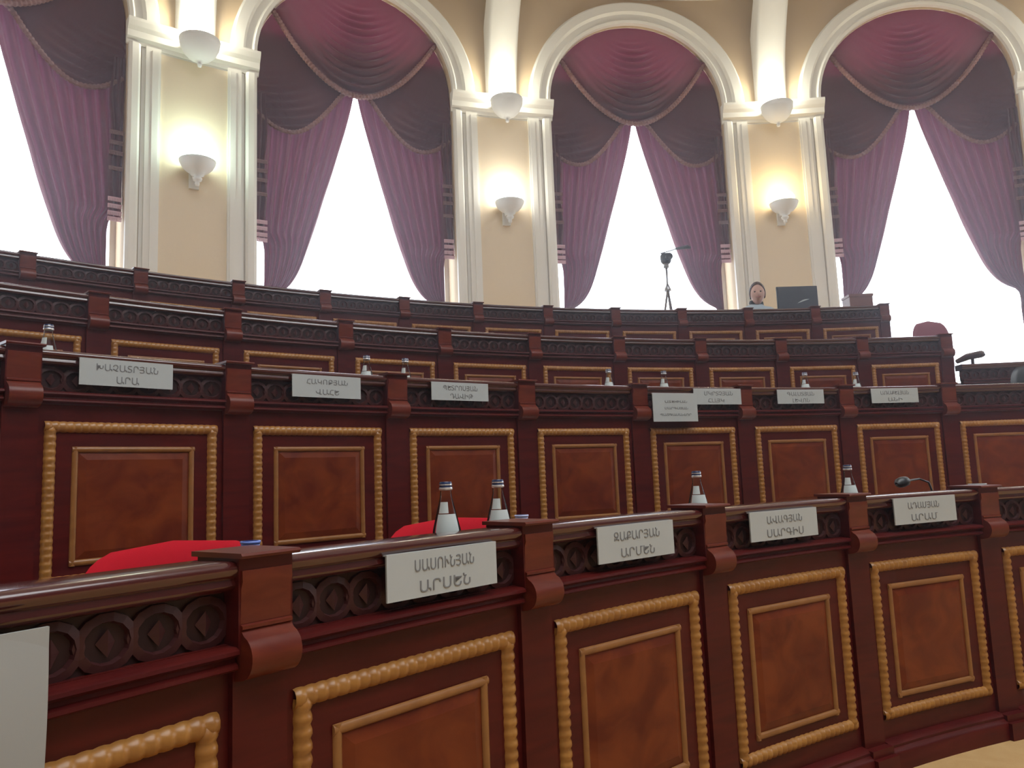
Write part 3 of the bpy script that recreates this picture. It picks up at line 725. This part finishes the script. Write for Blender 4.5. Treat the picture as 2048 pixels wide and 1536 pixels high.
# ------------------------------------------------------------ chairs
def chair_meshes(top, wd, m):
    """origin on the floor; the sitter looks towards -y; backrest at +y"""
    D = {}
    b = B()
    def f(u, v, sd):
        # superellipse outline, slightly curved back
        z0, z1 = 0.80, top; zc = (z0 + z1) / 2; hz = (z1 - z0) / 2
        t = v * 2 - 1
        ww = wd * (1 - abs(t) ** 3.2) ** (1 / 3.2) if abs(t) < 1 else 0
        ww = max(ww, 0.0)
        x = (2 * u - 1) * ww
        th = 0.05 * sqrt(max(0, 1 - (2 * u - 1) ** 4)) * sqrt(max(0, 1 - t ** 4))
        return (x, 0.36 - 0.5 * x * x + sd * th + 0.04 * (t + 1), zc + t * hz)
    b.grid(20, 24, lambda u, v: f(u, v, -1)); b.grid(20, 24, lambda u, v: f(1 - u, v, 1))
    D['backrest'] = b.done('backrest', m, True)
    b = B()
    def g(u, v, sd):
        t, q = 2 * u - 1, 2 * v - 1
        x = 0.34 * t * sqrt(1 - q * q * 0.35); y = 0.32 * q * sqrt(1 - t * t * 0.3)
        th = 0.07 * (max(0, 1 - t ** 6) * max(0, 1 - q ** 6)) ** 0.5
        return (x, y, 0.66 + sd * th)
    b.grid(14, 14, lambda u, v: g(u, v, 1)); b.grid(14, 14, lambda u, v: g(1 - u, v, -1))
    D['seat'] = b.done('seat', m, True)
    for i, (x, y) in enumerate(((-0.27, -0.25), (0.27, -0.25), (-0.27, 0.27), (0.27, 0.27))):
        b = B(); b.tube([(x * 1.08, y * 1.1, 0.0), (x, y, 0.63)], [0.022, 0.030], 10); D['leg%d' % i] = b.done('leg', DARKW, True)
    b = B()
    for sx in (-1, 1): b.tube([(sx * 0.22, 0.27, 0.60), (sx * 0.23, 0.37, 0.75), (sx * 0.22, 0.40, 0.95)], 0.022, 8)
    D['back_frame'] = b.done('back_frame', DARKW, True)
    return D
def chair(D, R, a, z, label, m_arm=None, turn=0.0):
    t = thing('chair', pol(R, a, z), -a + turn, label, 'chair', 'upholstered chairs behind the desks')
    for k, me in D.items(): ob('leg' if k.startswith('leg') else k, me, t)
    return t
CH = chair_meshes(1.27, 0.36, REDC)
chair(CH, ROWR[0] + 0.70, ROWA[0] + 0.34 / 7.29, ZF[0], 'red upholstered chair, nearest, behind the leftmost front desks')
CH2 = chair_meshes(1.275, 0.42, REDC)
chair(CH2, ROWR[0] + 0.58, ROWA[0] + 1.40 / 7.29, ZF[0], 'red upholstered chair behind the near pair of bottles')
CH3 = chair_meshes(1.64, 0.25, MAUVE)
t = chair(CH3, ROWR[2] + 0.50, 0.0315, ZF[2], 'plum chair with armrests standing at the stepped end of the third row')
for sx in (-1, 1):
    b = B(); b.tube([(sx * 0.25, 0.30, 1.06), (sx * 0.31, 0.15, 1.10), (sx * 0.33, -0.12, 1.09), (sx * 0.31, -0.20, 1.07)], [0.03, 0.045, 0.045, 0.02], 8); b.tube([(sx * 0.29, 0.05, 0.66), (sx * 0.31, 0.05, 1.06)], 0.02, 8); ob('armrest', b.done('armrest', DARKW, True), t)
CH4 = chair_meshes(1.60, 0.33, BLACK)
chair(CH4, ROWR[1] + 0.75, ROWA[1] + 8.62 * ROWW[1] / ROWR[1], ZF[1], 'dark high backed chair at the right edge, behind the second row')

# ------------------------------------------------------------ top row: person, monitor, box, camera
def rowpt(r, i, off): return ROWR[r] + off, ROWA[r] + i * ROWW[r] / ROWR[r]
R_, a_ = rowpt(3, 9.88, 0.30)
t = thing('monitor', pol(R_, a_, ROWT[3] - 0.15), -a_, 'dark slate grey monitor standing on the top row desk beside the person', 'monitor')
b = B(); b.box(-0.315, 0.315, -0.02, 0.02, 0.06, 0.555); ob('screen', b.done('screen', SLATE), t)
b = B(); b.box(-0.325, 0.325, 0.005, 0.03, 0.05, 0.565); ob('bezel', b.done('bezel', BLACK), t)
b = B(); b.box(-0.05, 0.05, 0.03, 0.05, 0.0, 0.2); b.box(-0.16, 0.16, -0.06, 0.10, 0.0, 0.015); ob('stand', b.done('stand', BLACK), t)
b = B(); b.grid(12, 1, lambda u, v: (-0.02 + 0.20 * u, -0.0215, 0.315 + 0.035 * u - 0.03 * (1 - u) + 0.022 * v * sin(pi * u))); ob('pale_streak', b.done('pale_streak', LABEL), t)  # pale curved streak across the screen front
R_, a_ = rowpt(3, 10.80, 0.42)
t = thing('wooden_box', pol(R_, a_, ROWT[3] - 0.15), -a_, 'brown wooden box at the right end of the top row desk', 'box')
b = B(); b.box(-0.18, 0.18, -0.14, 0.14, 0.0, 0.36); ob('body', b.done('body', BOXW), t)
b = B(); b.box(-0.19, 0.19, -0.15, 0.15, 0.36, 0.40); ob('lid', b.done('lid', BOXW), t)
# camera on a tripod
R_, a_ = rowpt(3, 8.262, 1.2)
zf = ZF[3]
t = thing('video_camera', pol(R_, a_, zf), -a_, 'small video camera on a thin tripod before the third window', 'camera')
h = ROWT[3] - zf
b = B(); b.lathe([(0, -0.09), (0.06, -0.085), (0.085, -0.05), (0.09, 0.0), (0.088, 0.06), (0.07, 0.088), (0, 0.09)], n=20)
b.v = [(x, y, z + h + 1.14) for x, y, z in b.v]; ob('camera_body', b.done('camera_body', BLACK, True), t)
b = B(); b.lathe([(0, 0), (0.045, 0), (0.05, 0.08), (0.06, 0.10), (0.05, 0.10), (0, 0.07)], n=16); b.v = [(x, -z - 0.07, y + h + 1.14) for x, y, z in b.v]; ob('lens', b.done('lens', BLACK, True), t)
b = B(); b.tube([(0, 0, h + 1.06), (0, 0, h + 0.98)], 0.045, 12); b.tube([(0, 0, h + 0.98), (0, 0, h + 0.62)], 0.018, 8); b.tube([(0, 0, h + 0.70), (0, 0, h + 0.62), (0, 0, h + 0.58)], [0.02, 0.055, 0.06], 10); ob('column', b.done('column', STEEL, True), t)
for k in range(3):
    an = 2 * pi * k / 3 + 0.5
    b = B(); b.tube([(0, 0, h + 0.62), (0.36 * cos(an), 0.36 * sin(an), 0.0)], 0.018, 8); ob('leg', b.done('leg', STEEL, True), t)
b = B(); b.tube([(-0.08, 0.02, h + 1.24), (0.10, 0.02, h + 1.29), (0.22, 0.02, h + 1.33)], 0.008, 6); b.tube([(0.20, 0.02, h + 1.325), (0.40, 0.02, h + 1.36), (0.46, 0.02, h + 1.35)], [0.02, 0.035, 0.02], 8); b.tube([(-0.06, 0.02, h + 1.20), (-0.06, 0.02, h + 1.25)], 0.01, 6); ob('boom_arm', b.done('boom_arm', BLACK, True), t)

# seated person
R_, a_ = rowpt(3, 9.47, 1.02)
P0 = pol(R_, a_, zf)
chair(CH, R_ + 0.05, a_, zf, 'red chair the person in the top row sits on')
def body():
    # metres, local: -y towards the hall
    J = {'pelvis': (0, 0.03, 0.585, .135, .11), 'waist': (0, 0.02, 0.69, .135, .10), 'chest': (0.01, -0.01, 0.82, .155, .105), 'upchest': (0.02, -0.03, 0.93, .13, .085), 'neck': (0.035, -0.045, 1.01, .052, .055), 'neck2': (0.045, -0.06, 1.06, .05, .055),
         'shL': (-0.165, -0.03, 0.925, .062, .062), 'elL': (-0.25, -0.16, 0.70, .045, .045), 'wrL': (-0.14, -0.40, 0.765, .030, .028),
         'shR': (0.195, -0.03, 0.925, .062, .062), 'elR': (0.27, -0.17, 0.70, .045, .045), 'wrR': (0.15, -0.40, 0.765, .030, .028),
         'hipL': (-0.09, -0.03, 0.57, .085, .08), 'knL': (-0.12, -0.36, 0.54, .062, .06), 'anL': (-0.12, -0.30, 0.09, .04, .04),
         'hipR': (0.09, -0.03, 0.57, .085, .08), 'knR': (0.12, -0.36, 0.54, .062, .06), 'anR': (0.12, -0.30, 0.09, .04, .04)}
    E = [('pelvis', 'waist'), ('waist', 'chest'), ('chest', 'upchest'), ('upchest', 'neck'), ('neck', 'neck2'), ('upchest', 'shL'), ('shL', 'elL'), ('elL', 'wrL'), ('upchest', 'shR'), ('shR', 'elR'), ('elR', 'wrR'),
         ('pelvis', 'hipL'), ('hipL', 'knL'), ('knL', 'anL'), ('pelvis', 'hipR'), ('hipR', 'knR'), ('knR', 'anR')]
    return J, E
def skin_obj(name, J, E, m, parent):
    ks = list(J); me = bpy.data.meshes.new(name); me.from_pydata([J[k][:3] for k in ks], [(ks.index(a), ks.index(b)) for a, b in E], [])
    me.materials.append(m)
    o = ob(name, me, parent)
    md = o.modifiers.new('skin', 'SKIN'); md.use_smooth_shade = True
    bpy.context.view_layer.update()
    if not me.skin_vertices:
        with bpy.context.temp_override(object=o, active_object=o, selected_objects=[o]):
            bpy.ops.mesh.customdata_skin_add()
    for i, k in enumerate(ks):
        me.skin_vertices[0].data[i].radius = (J[k][3], J[k][4])
        me.skin_vertices[0].data[i].use_root = (i == 0)
    md2 = o.modifiers.new('sub', 'SUBSURF'); md2.levels = 2; md2.render_levels = 2
    return o
t = thing('person', P0, -0.25, 'person in a pale blue shirt seated behind the top row beside the monitor', 'person')
J, E = body()
skin_obj('body', J, E, SHIRT, t)
# trousers over the legs
Jt = {k: J[k] for k in ('pelvis', 'hipL', 'knL', 'anL', 'hipR', 'knR', 'anR')}
Jt = {k: (v[0], v[1], v[2], v[3] + .008, v[4] + .008) for k, v in Jt.items()}
skin_obj('trousers', Jt, [('pelvis', 'hipL'), ('hipL', 'knL'), ('knL', 'anL'), ('pelvis', 'hipR'), ('hipR', 'knR'), ('knR', 'anR')], TROUS, t)
for sx in (-1, 1):
    b = B(); b.tube([(sx * 0.12, -0.26, 0.045), (sx * 0.12, -0.33, 0.05), (sx * 0.12, -0.43, 0.035), (sx * 0.12, -0.48, 0.028)], [0.04, 0.045, 0.036, 0.02], 10)
    me = mesh('shoe', b.v, b.q, BLACK, True, 1.0); ob('shoe', me, t)
    # hand: palm and five fingers
    wx = 0.15 * sx
    H = {'w': (wx, -0.39, 0.765, .026, .020), 'p': (wx * 0.92, -0.45, 0.762, .036, .016)}
    EE = [('w', 'p')]
    for q, (dx, ln) in enumerate(((-0.028, 0.062), (-0.010, 0.075), (0.010, 0.070), (0.028, 0.055))):
        H['k%d' % q] = (wx * 0.92 + dx, -0.485, 0.762, .010, .009); H['m%d' % q] = (wx * 0.92 + dx, -0.485 - ln * 0.6, 0.760, .009, .008); H['t%d' % q] = (wx * 0.92 + dx, -0.485 - ln, 0.750, .007, .006)
        EE += [('p', 'k%d' % q), ('k%d' % q, 'm%d' % q), ('m%d' % q, 't%d' % q)]
    H['b1'] = (wx * 0.92 - sx * 0.040, -0.435, 0.758, .011, .010); H['b2'] = (wx * 0.92 - sx * 0.058, -0.465, 0.752, .009, .008); EE += [('p', 'b1'), ('b1', 'b2')]
    skin_obj('hand', H, EE, SKIN, t)
# head
hb = B(); HX, HY, HZ = 0.055, -0.075, 1.125
def headf(u, v):
    th = v * pi; ph = u * 2 * pi                    # ph = 0 to the front (-y)
    z = cos(th); r = sin(th)
    x = r * sin(ph) * 0.076; y = -r * cos(ph) * 0.095; zz = z * 0.118
    fr = max(0, cos(ph)) * r
    if zz < 0: x *= 1 - 0.22 * (-z) ** 1.5; y *= 1 - 0.10 * (-z)
    nose = math.exp(-((z + 0.10) / 0.16) ** 2) * math.exp(-((sin(ph) * r) / 0.13) ** 2) * (1 if cos(ph) > 0 else 0)
    eye = math.exp(-((z - 0.06) / 0.09) ** 2) * math.exp(-((abs(sin(ph) * r) - 0.40) / 0.16) ** 2) * (1 if cos(ph) > 0 else 0)
    chin = math.exp(-((z + 0.82) / 0.18) ** 2) * max(0, cos(ph))
    y -= 0.015 * nose + 0.008 * chin; y += 0.008 * eye
    return (HX + x, HY + y, HZ + zz)
hb.grid(40, 30, headf)
head = ob('head', mesh('head', hb.v, hb.q, SKIN, True, 1.0), t)
hr = B()
def hairf(u, v):
    th = v * pi * 0.62; ph = u * 2 * pi
    k = 1.0 if cos(ph) < 0.25 else 0.42
    th = min(th, pi * 0.62 * (k + (1 - k) * max(0, 1 - (cos(ph) - 0.25) / 0.75) * 0.6))
    return (HX + sin(th) * sin(ph) * 0.086, HY + 0.006 - sin(th) * cos(ph) * 0.104, HZ + 0.004 + cos(th) * 0.130)
hr.grid(32, 14, hairf); ob('hair', mesh('hair', hr.v, hr.q, HAIR, True, 1.0), t)
for sx in (-1, 1):
    b = B(); b.lathe([(0, -0.008), (0.008, -0.005), (0.010, 0), (0.008, 0.005), (0, 0.008)], n=10); b.v = [(x + HX + sx * 0.030, y + HY - 0.083, z + HZ + 0.008) for x, y, z in b.v]; ob('eye', mesh('eye', b.v, b.q, BLACK, True, 1.0), head)
    b = B(); b.lathe([(0, -0.028), (0.010, -0.02), (0.013, 0), (0.010, 0.022), (0, 0.028)], n=10); b.v = [(x * 0.6 + HX + sx * 0.079, y + HY + 0.004, z + HZ - 0.008) for x, y, z in b.v]; ob('ear', mesh('ear', b.v, b.q, SKIN, True, 1.0), head)
b = B(); b.tube([(HX - 0.024, HY - 0.088, HZ - 0.052), (HX, HY - 0.096, HZ - 0.054), (HX + 0.024, HY - 0.088, HZ - 0.052)], 0.005, 8); ob('mouth', mesh('mouth', b.v, b.q, mat('lips', (0.42, 0.16, 0.14), 0.5), True, 1.0), head)
